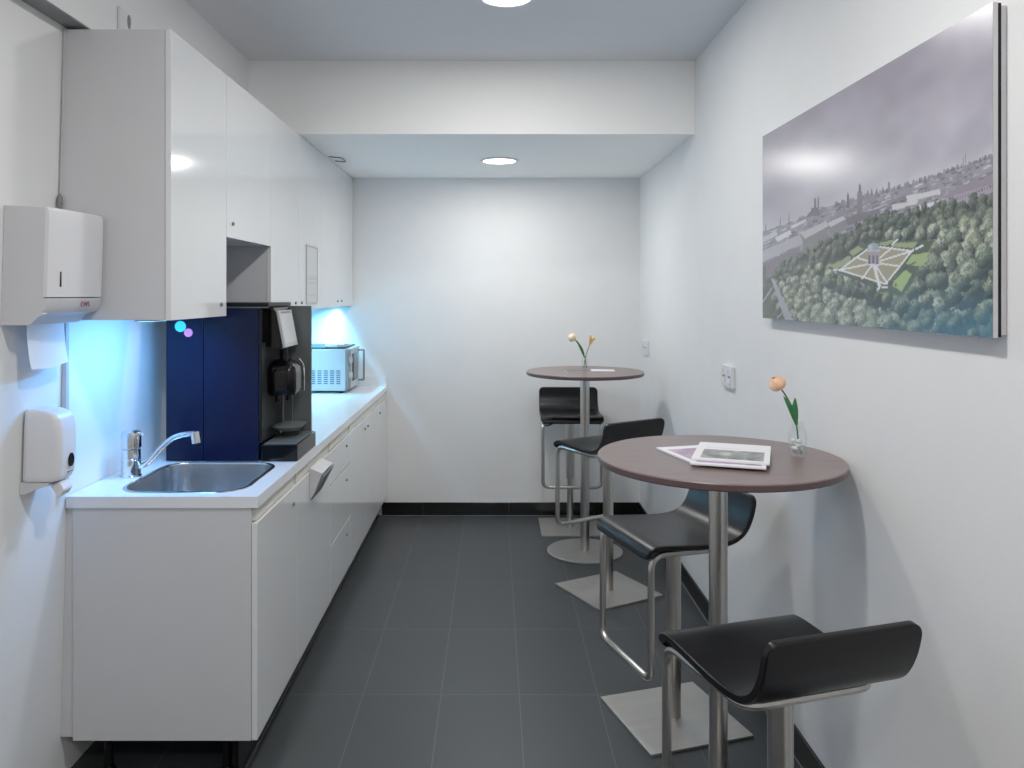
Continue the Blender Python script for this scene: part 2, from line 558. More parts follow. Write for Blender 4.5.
obj('aerator', tube([(fx+.224, fy, ZW+.158), (fx+.230, fy, ZW+.118)], .015, 20), M['chrome'], t)

# ------------------------------------------------------------------ coffee machine
t = thing('coffee_machine', 'tall navy and black coffee machine with touch screen on the worktop', 'coffee machine', (-1.0, 3.17, ZW))
obj('rear_housing', box(-1.256, -1.1118, 3.022, 3.33, ZW+.003, 1.50, .004), M['navy'], t)
obj('body', box(-1.1102, -.900, 3.020, 3.335, ZW+.003, 1.50, .004), M['navy'], t)
obj('front_panel', box(-.8998, -.893, 3.026, 3.332, .98, 1.36, .002), M['mdark'], t)
obj('near_edge', box(-.8998, -.888, 3.020, 3.027, .98, 1.49, .002), M['blackp'], t)
obj('hood', prism([(-.8995, 1.345), (-.830, 1.335), (-.858, 1.488), (-.866, 1.499), (-.8995, 1.500)], 'y', 3.088, 3.332, .003), M['gblack'], t)
obj('upper_panel', box(-.8998, -.893, 3.0275, 3.087, 1.361, 1.50, .001), M['gblack'], t)
# display on the sloped front
A, B = Vector((-.8285, 3.10, 1.338)), Vector((-.856, 3.10, 1.483))
nrm = Vector((.145, 0, .0275)).normalized()
def slab(y0, y1, s0, s1, off0, off1):
    pts = []
    for s, o in ((s0, off0), (s1, off0), (s1, off1), (s0, off1)):
        q = A.lerp(B, s)+nrm*o
        pts.append((q.x, q.z))
    return prism(pts, 'y', y0, y1, .0006)
ds = obj('display', slab(3.10, 3.298, 0, 1, .0005, .010), M['lgrey'], t)
obj('screen', slab(3.110, 3.288, .10, .90, .0102, .0112), M['screen'], ds)
b = slab(3.13, 3.27, .92, .965, .0102, .0108)
obj('status_bar', b, M['grey'], ds)
obj('side_wing', box(-.8995, -.772, 3.3355, 3.350, ZW+.003, 1.500, .002), M['mgrey'], t)
obj('lid', box(-1.258, -.862, 3.021, 3.354, 1.5008, 1.516, .002), M['blackp'], t)
obj('top_trim', box(-1.10, -.862, 3.0185, 3.0205, 1.4965, 1.5003, .0005), M['alu'], t)
# dispensing head
hd = bmesh.new()
prof = [(0, .0, .050), (.02, .0, .058), (.085, .0, .058), (.108, .0, .054), (.126, -.004, .043), (.138, -.01, .025)]
rings = []
for z, dx, w in prof:
    rings.append([(q[0]+dx, q[1], 1.150+z) for q in rrect(-.8425, 3.185, w, w*1.35, w*.55)])
loft(rings, bm=hd)
hdo = obj('dispensing_head', hd, M['gblack'], t, angle=60)
obj('chrome_trim', tube(catmull([(-.800, 3.235, 1.285), (-.786, 3.24, 1.265), (-.7805, 3.24, 1.235), (-.780, 3.24, 1.155)]), .004, 8), M['chrome'], hdo)
obj('neck', tube([(-.846, 3.19, 1.282), (-.850, 3.19, 1.345)], .016, 16), M['blackp'], t)
for y, x in ((3.15, -.862), (3.22, -.838)):
    obj('spout', tube([(x, y, 1.153), (x, y, 1.118)], .010, 14), M['gblack'], t)
for y, x in ((3.275, -.875), (3.31, -.845)):
    obj('pipe', tube([(x, y, 1.016), (x, y, 1.16)], .003, 8), M['alu'], t)
b = loft([[(q[0], q[1], z) for q in rrect(-.834, 3.225, .057-d, .090-d, .04)] for z, d in ((1.002, .012), (1.012, .002), (1.018, 0), (1.020, .004))])
obj('cup_rest', b, M['mgrey'], t)
tr = obj('drip_tray', box(-.8925, -.752, 3.022, 3.333, ZW+.002, .972, .003), M['gblack'], t)
b = box(-.884, -.760, 3.030, 3.325, .9722, .9745, .001)
for k in range(9):
    y = 3.045+k*.033
    box(-.875, -.769, y, y+.012, .9742, .9758, 0, bm=b)
obj('grate', b, M['mgrey'], tr)
# two round stickers on the near side
obj('sticker', tube([(-1.199, 3.0215, 1.426), (-1.199, 3.0195, 1.426)], .021, 28), M['cyan'], t, label='cyan round sticker')
obj('sticker', tube([(-1.1685, 3.0215, 1.402), (-1.1685, 3.0185, 1.402)], .016, 28), M['pink'], t, label='pink round sticker')

# ------------------------------------------------------------------ microwave
mx0, mx1, my0, my1, mz0, mz1 = -1.285, -.958, 5.10, 5.505, .924, 1.195
t = thing('microwave', 'white microwave with vented side and dark handle at the far worktop end', 'microwave', (-1.12, 5.30, ZW))
obj('housing', box(mx0, mx1, my0, my1, mz0, mz1, .005), M['micro'], t)
b = bmesh.new()
for i in range(5):
    for j in range(7):
        x = -1.180 + i*.0405
        z = .968 + j*.0135
        box(x, x+.026, my0-.0012, my0+.002, z, z+.0075, 0, bm=b)
obj('vent', b, M['slot'], t)
d = obj('door', box(mx1+.001, mx1+.020, my0+.09, my1-.001, mz0+.004, mz1-.003, .003), M['micro'], t)
obj('window', box(mx1+.0203, mx1+.022, my0+.12, my1-.07, mz0+.05, mz1-.04), M['window'], d)
obj('handle', tube(fillet([(mx1+.019, my1-.05, mz1-.030), (mx1+.060, my1-.05, mz1-.030), (mx1+.060, my1-.05, mz0+.035), (mx1+.019, my1-.05, mz0+.035)], .008, 4), .0065, 10), M['grey'], d)
cp = obj('control_panel', box(mx1+.001, mx1+.017, my0+.002, my0+.088, mz0+.004, mz1-.003, .003), M['grey'], t)
for z in (1.12, 1.02):
    obj('knob', tube([(mx1+.017, my0+.045, z), (mx1+.034, my0+.045, z)], .022, 20), M['lgrey'], cp)
for x in (mx0+.03, mx1-.03):
    for y in (my0+.03, my1-.03):
        obj('foot', tube([(x, y, ZW+.0005), (x, y, mz0+.002)], .014, 14), M['blackp'], t)
t2 = obj('tray', box(mx0+.01, mx1-.005, my0+.003, my1-.02, mz1+.0005, mz1+.009, .003), M['blackp'])
tag(t2, 'thin black tray lying on top of the microwave', 'tray')
for k, (x, w, lb) in enumerate(((-1.06, .075, 'left white packet on the black tray above the microwave'), (-.995, .05, 'right pale packet on the black tray above the microwave'))):
    tag(obj('packet', box(x-w/2, x+w/2, my0+.03, my0+.15, mz1+.0095, mz1+.034-.003*k, .004), [M['paper'], M['lgrey']][k]), lb, 'packet')

# ------------------------------------------------------------------ dispensers on the left wall
t = thing('paper_towel_dispenser', 'white paper towel dispenser on the left wall near the upper cabinet', 'towel dispenser', (XL(1.46), 2.28, 1.465))
ty0, ty1 = 2.150, 2.404
def disp_ring(y, prof):
    return [(XL(z)+.0015+max(0, o), y, z) for o, z in prof]
def bul(u):          # bulge along the width
    u = min(1, max(0, u))
    return .127 + .022*u**.7 + .008*math.sin(PI*u)
body, cover = [], []
N = 18
for k in range(N+1):
    u = k/N
    y = ty0+(ty1-ty0)*u
    f = bul(u)
    rnd = 0.0
    if u < .08: rnd = (.08-u)/.08
    if u > .92: rnd = (u-.92)/.08
    f -= .004*rnd*rnd
    back = .112
    body.append(disp_ring(y, [(0, 1.792), (back, 1.786), (back, 1.5385), (f, 1.5385), (f-.002, 1.515), (f-.014, 1.498), (.115, 1.495), (.098, 1.486), (.082, 1.468), (.075, 1.465), (0, 1.465)]))
    cover.append(disp_ring(y, [(back+.0002, 1.790), (f-.006, 1.785), (f-.002, 1.778), (f, 1.750), (f, 1.5415), (back+.0002, 1.5415)]))
obj('body', loft(body), M['plastic2'], t, angle=30)
cv = obj('cover', loft(cover), M['plastic'], t, angle=30)
def fx_at(y, z):
    return XL(z)+.0015+bul((y-ty0)/(ty1-ty0))
obj('level_window', box(fx_at(2.19, 1.59)-.006, fx_at(2.19, 1.59)+.0012, 2.1875, 2.1935, 1.570, 1.612), M['blackp'], cv)
slope = math.atan((fx_at(2.33, 1.51)-fx_at(2.27, 1.51))/.06)
R = Matrix.Translation((fx_at(2.30, 1.525)+.0012, 2.298, 1.520)) @ Matrix.Rotation(-slope, 4, 'Z') @ Matrix.Rotation(math.radians(6), 4, 'Y') @ Matrix(((0, 0, 1, 0), (1, 0, 0, 0), (0, 1, 0, 0), (0, 0, 0, 1)))
obj('lettering', text_bm('CWS', .021, R), M['magenta'], t, angle=None)
# hanging towel
bm = bmesh.new()
pr = [(-.004, 1.4645), (-.004, 1.44), (.0, 1.40), (.006, 1.36), (.012, 1.335)]
rg = []
for o, z in pr:
    x = XL(z)+.045+o
    rg.append([(x, 2.205, z+.004), (x+.002, 2.30, z), (x, 2.395, z+.010), (x-.0015, 2.395, z+.010), (x-.0005+.001, 2.30, z), (x-.0015, 2.205, z+.004)])
tag(obj('paper_towel', loft(rg), M['paper']), 'white paper towel sheet hanging out below the towel dispenser', 'paper towel')

# soap dispenser
t = thing('soap_dispenser', 'white rounded soap dispenser on the left wall beside the worktop', 'soap dispenser', (XL(.97), 2.30, .968))
sy0, sy1 = 2.252, 2.352
def srr(z, f, d):
    cx0, cx1 = XL(z)+.005, XL(z)+f
    return [(q[0], q[1], z) for q in rrect((cx0+cx1)/2, (sy0+sy1)/2, (cx1-cx0)/2, (sy1-sy0)/2-d, .018, 5)]
rings = [srr(z, f, d) for z, f, d in ((1.012, .085, .006), (1.014, .106, .003), (1.03, .114, .0), (1.10, .117, 0), (1.16, .115, 0), (1.188, .109, .001), (1.204, .097, .002), (1.213, .078, .004), (1.2175, .055, .008), (1.2185, .04, .012))]
cv = obj('cover', loft(rings), M['plastic'], t, angle=50)
b = prism([(XL(1)+.001, .978), (XL(1)+.0115, .975), (XL(1)+.045, .990), (XL(1)+.080, 1.000), (XL(1)+.086, 1.0105), (XL(1)+.04, 1.0112), (XL(1)+.006, 1.0112), (XL(1)+.001, 1.0112)], 'y', sy0+.006, sy1-.006)
obj('wall_bracket', b, M['plastic2'], t)
b = prism([(XL(1)+.076, .999), (XL(1)+.104, 1.008), (XL(1)+.116, .985), (XL(1)+.104, .964), (XL(1)+.098, .966)], 'y', sy0+.025, sy1-.025, .002)
obj('push_lever', b, M['plastic'], t)
b = loft([[(XL(1.06)+.116+dx, 2.312+.014*s*math.cos(a), 1.066+.020*s*math.sin(a)) for a in [2*PI*k/24 for k in range(24)]] for dx, s in ((0, 1), (.0035, 1), (.0035, .7), (.002, .6))])
obj('level_window', b, M['blackp'], cv)
obj('print_mark', box(XL(1.03)+.1145, XL(1.03)+.1158, 2.298, 2.326, 1.031, 1.034), M['grey'], cv)
tag(obj('cable_duct', box(XL(1.2)+.004, XL(1.2)+.018, 2.462, 2.480, .93, 1.468, .002), M['lgrey']),
    'slim grey cable duct running down the left wall behind the soap dispenser', 'cable duct')

# ------------------------------------------------------------------ wall sockets
def socket_right(y0, y1, zc, label, gang=2):
    t = thing('wall_socket', label, 'socket', (XR, (y0+y1)/2, zc-.047))
    obj('plate', box(XR-.016, XR-.0005, y0, y1, zc-.047, zc+.047, .004), M['plastic'], t)
    w = (y1-y0)/gang
    for k in range(gang):
        yc = y0+w*(k+.5)
        ins = obj('insert', lathe_x(XR-.0165, yc, zc, .031, .0285), M['plastic2'], t)
        b = bmesh.new()
        for s in (-1, 1):
            tube([(XR-.0172, yc+s*.0095, zc), (XR-.0150, yc+s*.0095, zc)], .0045, 10, bm=b)
        obj('pin_holes', b, M['blackp'], ins)
def lathe_x(x, y, z, r, r2):
    return loft([[(x+dx, y+q*math.cos(a), z+q*math.sin(a)) for a in [2*PI*k/28 for k in range(28)]] for dx, q in ((.001, r), (-.001, r), (-.001, r2), (.0008, r2-.002))])
socket_right(3.345, 3.495, 1.194, 'white double wall socket above the near table')
socket_right(5.20, 5.36, 1.194, 'white double wall socket in the far corner beside the far table')
t = thing('wall_socket', 'small white plate with oval opening above the upper cabinets', 'socket', (-1.25, 2.66, 2.42))
obj('plate', box(-1.2495, -1.240, 2.620, 2.705, 2.42, 2.505, .002), M['plastic'], t)
obj('opening', loft([[(-1.2398+dx, 2.684+.013*s*math.cos(a), 2.474+.024*s*math.sin(a)) for a in [2*PI*k/24 for k in range(24)]] for dx, s in ((-.001, 1), (.0004, 1), (.0004, .8))]), M['grey'], t)

# ------------------------------------------------------------------ LED bars under the upper cabinets
def led_bar(cab, y0, y1, x, power, tilt, spread, color):
    hs = obj('light_bar', box(x-.03, x+.03, y0, y1, 1.4645, 1.4697, .001), M['lgrey'], cab, label='blue lit light bar under the cabinet')
    obj('lens', box(x-.022, x+.022, y0+.01, y1-.01, 1.4635, 1.4650, .0004), M['led'], hs)
    L = bpy.data.lights.new('blue_bar_lamp', 'AREA')
    L.shape = 'RECTANGLE'
    L.size = .04
    L.size_y = y1-y0-.02
    L.energy = power
    L.color = color
    L.spread = math.radians(spread)
    lo = bpy.data.objects.new('blue_bar_lamp', L)
    col.objects.link(lo)
    lo.location = (x, (y0+y1)/2, 1.461)
    lo.rotation_euler = (0, math.radians(tilt), 0)
led_bar(u1, 2.46, 2.912, -1.09, 6.2, 24, 168, (.11, .43, 1.0))
led_bar(u4, 4.05, 5.03, -1.12, 6, 20, 112, (.22, .68, 1.0))
led_bar(u5, 5.07, 5.525, -1.085, 17, 20, 118, (.16, .62, 1.0))

# ------------------------------------------------------------------ bar tables
def bar_table(x, y, zt, r, label):
    t = thing('bar_table', label, 'table', (x, y, 0))
    th = .021
    b = lathe([(.02, zt-th), (r-.004, zt-th), (r, zt-th+.004), (r, zt-.003), (r-.003, zt), (.02, zt)], 96)
    # edge band faces get their own material
    for f in b.faces:
        c = f.calc_center_median()
        if abs(f.normal.z) < .5 and (c.x**2+c.y**2)**.5 > r-.01:
            f.material_index = 1
        if f.normal.z < -.5:
            f.material_index = 1
    obj('tabletop', b, [M['wood'], M['woodedge']], t, world=False)
    obj('column', lathe([(.027, .012), (.027, zt-th-.006), (.055, zt-th-.006), (.055, zt-th-.0005)], 32), M['steel'], t, world=False)
    obj('base', lathe([(.225, 0), (.227, .002), (.227, .007), (.223, .010), (.05, .0125), (.028, .0125)], 72), M['plate'], t, world=False)
    return t
TN = (.664, 2.34, 1.070)
TF = (.547, 4.756, 1.086)
bar_table(*TN, .354, 'round plum-brown bar table nearest the viewer, with magazines and one tulip')
bar_table(*TF, .352, 'round plum-brown bar table at the far end, with two flowers')

# ------------------------------------------------------------------ bar stools (local: front of the seat = +X)
def bar_stool(loc, yaw, dz, base_yaw, label, sleeve=False, lever=False, half=.192):
    t = thing('bar_stool', label, 'stool', (loc[0], loc[1], 0), yaw, None)
    zs = .700+dz                                   # top of the seat
    # seat: side profile swept across the width
    mid = catmull([(.222, -.046), (.216, -.022), (.198, -.006), (.165, .0), (.09, -.004), (.0, -.010), (-.07, -.010),
                   (-.120, -.002), (-.158, .022), (-.180, .060), (-.192, .100), (-.198, .140)], 5) if False else None
    P2 = [(.222, -.046), (.216, -.022), (.198, -.006), (.165, .0), (.09, -.004), (.0, -.010), (-.07, -.010),
          (-.120, -.002), (-.158, .022), (-.180, .060), (-.192, .100), (-.198, .140)]
    P3 = catmull([(a, 0, b) for a, b in P2], 5)
    th = .020
    top, bot = [], []
    for i, p in enumerate(P3):
        tg = (P3[min(i+1, len(P3)-1)]-P3[max(i-1, 0)]).normalized()
        nr = Vector((tg.z, 0, -tg.x))               # pointing up / inward
        if nr.z < 0 and abs(tg.x) > .5: nr = -nr
        if abs(tg.x) <= .5 and p.x < 0 and nr.x < 0: nr = -nr
        if abs(tg.x) <= .5 and p.x > 0 and nr.x < 0: nr = -nr
        top.append(p)
        bot.append(p-nr*th)
    rings = []
    acc = [0.0]
    for i in range(1, len(top)):
        acc.append(acc[-1]+(top[i]-top[i-1]).length)
    LT = acc[-1]
    def half_at(sv):
        r, e = .030, min(sv, LT-sv)
        if e >= r:
            return half
        return half-r+math.sqrt(max(0, r*r-(r-e)**2))
    dens = []
    for i in range(len(top)-1):                      # extra rings near both ends for round corners
        n = 4 if (acc[i] < .032 or LT-acc[i+1] < .032) else 1
        for k in range(n):
            u = k/n
            dens.append((acc[i]+(acc[i+1]-acc[i])*u, top[i].lerp(top[i+1], u), bot[i].lerp(bot[i+1], u)))
    dens.append((LT, top[-1], bot[-1]))
    for sv, a, b in dens:
        h = half_at(sv)
        e = min(sv, LT-sv)
        k = 1.0 if e > .006 else .45+.55*math.sqrt(1-(1-e/.006)**2)
        m = (a+b)/2
        A, B = m+(a-m)*k, m+(b-m)*k
        c = .005
        A2, B2 = m+(a-m)*k*.72, m+(b-m)*k*.72
        ring_ = [(-h, B2), (-h, A2), (-h+c, A), (h-c, A), (h, A2), (h, B2), (h-c, B), (-h+c, B)]
        rings.append([(q.x, w, q.z+zs) for w, q in ring_])
    obj('seat', loft(rings), M['black'], t, world=False, angle=40)
    # bent steel frame with footrest
    hw = half-.014
    zf = zs-.455
    zu = zs-.034
    pts = [(-.105, -hw+.012, zu-.0065), (.196, -hw, zu+.002), (.196, -hw, zf), (.196, hw, zf), (.196, hw, zu+.002), (-.105, hw-.012, zu-.0065)]
    path = fillet(pts, [.045, .055, .045, .045, .055, .045], 7, closed=True)
    obj('frame', tube(path, .0115, 10, closed=True), M['steel'], t, world=False)
    b = box(-.06, .07, -hw-.005, hw+.005, zu-.006, zu+.002, .002)
    obj('support_plate', b, M['steel'], t, world=False)
    if sleeve:
        obj('sleeve', lathe([(.030, .330), (.030, zu-.006)], 28), M['steel'], t, world=False)
        obj('column', lathe([(.023, .010), (.021, .20), (.017, .329)], 24), M['steel'], t, world=False)
    else:
        obj('column', lathe([(.0265, .010), (.0265, zu-.036)], 28), M['steel'], t, world=False)
        obj('collar', lathe([(.023, zu-.036), (.023, zu-.018), (.034, zu-.016), (.034, zu-.006)], 28), M['blackp'], t, world=False)
    if lever:
        obj('lever', tube(catmull([(.02, -.03, zu-.012), (.06, -.09, zu-.022), (.09, -.14, zu-.040), (.10, -.170, zu-.042)]), .006, 8), M['blackp'], t, world=False)
    b = box(-.2, .2, -.2, .2, .0005, .010, .0015)
    b.transform(Matrix.Rotation(base_yaw-yaw, 4, 'Z'))
    obj('base', b, M['plate'], t, world=False)
    return t
def yaw_of(fx_, fy_):
    return math.atan2(fy_, fx_)
bar_stool((.644, 1.782), yaw_of(-.291, .957), .035, yaw_of(-.291, .957), 'nearest black bar stool, back to the viewer, in front of the near table', half=.189)
bar_stool((.657, 2.890), yaw_of(-.947, -.31), .003, yaw_of(-.383, -.118), 'black bar stool behind the near table, turned towards the cabinets', half=.198)
bar_stool((.596, 4.125), yaw_of(-.53, .848), .078, yaw_of(-.475, .88), 'black bar stool between the two tables, its low back towards the viewer', half=.197)
bar_stool((.505, 5.240), yaw_of(-.03, -1), .070, 0, 'black bar stool behind the far table, against the far wall', sleeve=True, lever=True, half=.201)

# ------------------------------------------------------------------ vases and tulips
def vase(x, y, z, s, label, pebbles=True):
    t = thing('vase', label, 'vase', (x, y, z))
    p = [(.006, .003), (.021, .002), (.0245, .006), (.025, .020), (.025, .066), (.021, .080), (.0155, .088), (.0155, .098), (.017, .1015), (.0165, .103)]
    obj('glass', lathe([(a*s, b*s) for a, b in p], 36, caps=(True, False)), M['glass'], t, world=False, angle=60)
    if pebbles:
        rnd = random.Random(3)
        b = bmesh.new()
        for k in range(19):
            a = rnd.uniform(0, 2*PI)
            rr = .0145*math.sqrt(rnd.random())*s
            tb = bmesh.new()
            bmesh.ops.create_icosphere(tb, subdivisions=2, radius=.0072*s, matrix=Matrix.Translation((rr*math.cos(a), rr*math.sin(a), (.0155+.0105*(k//5))*s)))
            merge(b, tb)
        p = obj('pebbles', b, M['pebble'], t, world=False)
        p['kind'] = 'stuff'
    return t
def petal_ring(n, L, R, open_, twist=0.0):
    b = bmesh.new()
    for k in range(n):
        a0 = 2*PI*k/n+twist
        rows = []
        for i in range(9):
            u = i/8
            rad = R*(.28+math.sin(PI*min(1, u*1.02)**.8)*.85) * (1+open_*u)
            rad = max(rad, R*.22*open_+R*.12)
            if open_ > .5:
                rad = R*(.16+1.05*u**1.25)
            wid = math.sin(PI*(.06+.90*u))**.7*1.25*(2*PI/n)/2
            if open_ > .5:
                wid = (1.15-.95*u**2.2)*(2*PI/n)/2
            row = []
            for j in range(7):
                v = (j/6-.5)*2
                a = a0+v*wid
                rr = rad*(1-.05*(1-v*v)*0)
                row.append((rr*math.cos(a), rr*math.sin(a), L*u-.004*v*v*u))
            rows.append(row)
        vs = [[b.verts.new(q) for q in r] for r in rows]
        for i in range(8):
            for j in range(6):
                b.faces.new((vs[i][j], vs[i][j+1], vs[i+1][j+1], vs[i+1][j]))
    return b
def leaf(p0, p1, bend, w):
    p0, p1 = Vector(p0), Vector(p1)
    d = p1-p0
    sd = Vector((d.z, 0, -d.x)).normalized()
    b = bmesh.new()
    rows = []
    for i in range(11):
        u = i/10
        c = p0+d*u+Vector(bend)*math.sin(PI*u)
        ww = w*math.sin(PI*(.12+.88*u))**.8
        rows.append([c-sd*ww+Vector((0, -.004, 0))*math.sin(PI*u), c, c+sd*ww+Vector((0, -.004, 0))*math.sin(PI*u)])
    vs = [[b.verts.new(q) for q in r] for r in rows]
    for i in range(10):
        for j in range(2):
            b.faces.new((vs[i][j], vs[i][j+1], vs[i+1][j+1], vs[i+1][j]))
    return b
def flower(name, base, path, head_dir, L, R, m_petal, m_stem, label, leaves=(), opened=0.0, sr=.0028):
    t = thing(name, label, 'flower', base)
    pts = catmull(path)
    obj('stem', tube(pts, sr, 8), m_stem, t)
    q = Vector((0, 0, 1)).rotation_difference(Vector(head_dir).normalized()).to_matrix().to_4x4()
    mt = Matrix.Translation(Vector(path[-1])-Vector(head_dir).normalized()*.004) @ q
    b = petal_ring(3, L, R, opened)
    merge(b, petal_ring(3, L*.97, R*.9, opened, PI/3))
    b.transform(mt)
    o = obj('petals', b, m_petal, t)
    md = o.modifiers.new('thick', 'SOLIDIFY')
    md.thickness = .0012
    for lf in leaves:
        o = obj('leaf', leaf(*lf), M['stem'], t)
        md = o.modifiers.new('thick', 'SOLIDIFY')
        md.thickness = .0012
    return t
vx, vy, vz = .894, 2.325, TN[2]+.0006
vase(vx, vy, vz, 1.0, 'small clear glass bottle vase with pebbles on the near table')
flower('tulip', (vx, vy, vz+.012), [(vx+.002, vy, vz+.034), (vx-.003, vy, vz+.09), (vx-.012, vy, vz+.135), (vx-.034, vy, vz+.178), (vx-.052, vy-.002, vz+.203)],
       (-.42, -.12, .55), .046, .0225, M['petal'], M['stem'], 'peach tulip with green leaves in the near glass vase',
       leaves=(((vx-.006, vy-.003, vz+.100), (vx-.010, vy-.006, vz+.176), (-.003, 0, 0), .0088),
               ((vx-.004, vy-.004, vz+.095), (vx-.044, vy-.006, vz+.180), (.004, 0, 0), .0085)), sr=.0024)
wx, wy, wz = .553, 4.80, TF[2]+.0006
vase(wx, wy, wz, .85, 'small clear glass vase on the far table', pebbles=False)
flower('tulip', (wx, wy, wz+.012), [(wx+.008, wy, wz+.012), (wx, wy, wz+.075), (wx-.03, wy, wz+.14), (wx-.062, wy, wz+.190)],
       (-.75, 0, .35), .050, .023, M['petal2'], M['stem'], 'cream tulip leaning left in the vase on the far table',
       leaves=(((wx-.004, wy-.002, wz+.08), (wx-.052, wy-.003, wz+.182), (.005, 0, 0), .008),), opened=.15)
flower('lily', (wx, wy, wz+.012), [(wx-.010, wy-.006, wz+.012), (wx+.002, wy-.006, wz+.075), (wx+.014, wy, wz+.115), (wx+.026, wy, wz+.150)],
       (.28, -.15, .8), .066, .021, M['petal3'], M['stem2'], 'yellow orange flower leaning right in the vase on the far table', opened=.75)

# ------------------------------------------------------------------ magazines
def painted_sheet(w, h, nx, ny, fn):
    """flat grid in XY centred on origin with a 'paint' colour attribute; fn(u,v)->srgb arrays"""
    u, v = np.meshgrid(np.linspace(0, 1, nx+1), np.linspace(0, 1, ny+1))
    co = np.stack([(u-.5)*w, (v-.5)*h, np.zeros_like(u)], -1).reshape(-1, 3)
    idx = np.arange((nx+1)*(ny+1)).reshape(ny+1, nx+1)
    faces = np.stack([idx[:-1, :-1], idx[:-1, 1:], idx[1:, 1:], idx[1:, :-1]], -1).reshape(-1, 4)
    c = np.clip(fn(u, v), 0, 255)/255.
    c = np.where(c <= .04045, c/12.92, ((c+.055)/1.055)**2.4).reshape(-1, 3)
    return co, faces, c
def sheet_obj(name, co, faces, c, m, parent, xf, nrm_flip=False):
    me = bpy.data.meshes.new(name)
    me.from_pydata(co.tolist(), [], faces.tolist())
    at = me.color_attributes.new('paint', 'FLOAT_COLOR', 'POINT')
    at.data.foreach_set('color', np.concatenate([c, np.ones((len(c), 1))], 1).astype(np.float32).ravel())
    me.transform(xf)
    me.materials.append(m)
    o = bpy.data.objects.new(name, me)
    col.objects.link(o)
    o.parent = parent
    return o
def smooth_noise(u, v, n, seed):
    r = np.random.RandomState(seed).rand(n+2, n+2)
    x, y = u*n, v*n
    i, j = np.floor(x).astype(int).clip(0, n), np.floor(y).astype(int).clip(0, n)
    fx_, fy_ = x-i, y-j
    fx_, fy_ = fx_*fx_*(3-2*fx_), fy_*fy_*(3-2*fy_)
    return (r[j, i]*(1-fx_)+r[j, i+1]*fx_)*(1-fy_)+(r[j+1, i]*(1-fx_)+r[j+1, i+1]*fx_)*fy_
def cover_grey(u, v):
    c = np.zeros(u.shape+(3,))+np.array([236, 234, 236])
    ph = (u > .10) & (u < .93) & (v > .08) & (v < .58)
    n = smooth_noise(u, v, 9, 4)*.6+smooth_noise(u, v, 22, 5)*.4
    g = 70+n*110
    lum = np.exp(-(((u-.42)/.12)**2+((v-.36)/.10)**2))*70
    pc = np.stack([g+lum, g+lum+3, g+lum+2], -1)
    c[ph] = pc[ph]
    tt = (u > .12) & (u < .62) & (v > .66) & (v < .70)
    c[tt] = (206, 204, 208)
    return c
def cover_pink(u, v):
    c = np.zeros(u.shape+(3,))+np.array([238, 236, 240])
    ph = (u > .07) & (u < .95) & (v > .08) & (v < .84)
    n = smooth_noise(u, v, 5, 8)*.6+smooth_noise(u, v, 14, 9)*.4
    pc = np.stack([120+n*100, 104+n*84, 122+n*100], -1)
    hot = np.exp(-(((u-.5)/.25)**2+((v-.55)/.2)**2))[..., None]
    pc = pc*(1-hot*.6)+np.array([196, 140, 172])*hot*.6
    c[ph] = pc[ph]
    return c
def magazine(x, y, z, w, h, th, yaw, fn, label, lift=0.0, edge=None):
    t = thing('magazine', label, 'magazine', (x, y, z), yaw)
    obj('pages', box(-w/2, w/2, -h/2, h/2, 0, th, .0006, 1), edge or M['paper'], t, world=False)
    sheet_obj('cover', *painted_sheet(w-.0008, h-.0008, 60, 60, fn), M['cover'], t, Matrix.Translation((0, 0, th+.0004)))
    return t
tz = TN[2]+.0006
magazine(.632, 2.345, tz, .205, .250, .0055, math.radians(15), cover_pink, 'magazine with pink and grey cover lying lowest on the near table')
magazine(.680, 2.280, tz+.0066, .200, .262, .0045, math.radians(-19), cover_pink, 'magazine sandwiched in the middle of the near table stack, only edges showing')
magazine(.697, 2.309, tz+.0122, .209, .262, .0055, math.radians(-20), cover_grey, 'white magazine with grey photo cover lying topmost on the near table')
def cover_dark(u, v):
    n = smooth_noise(u, v, 8, 14)
    g = 44+n*40
    return np.stack([g, g+2, g+6], -1)
def cover_white(u, v):
    c = np.zeros(u.shape+(3,))+np.array([240, 240, 240])
    return c
fz = TF[2]+.0006
magazine(.494, 4.718, fz, .130, .095, .004, math.radians(2), cover_dark, 'dark covered magazine lying left of the vase on the far table')
magazine(.656, 4.765, fz, .140, .110, .004, math.radians(-4), cover_white, 'white magazine lying right of the vase on the far table')

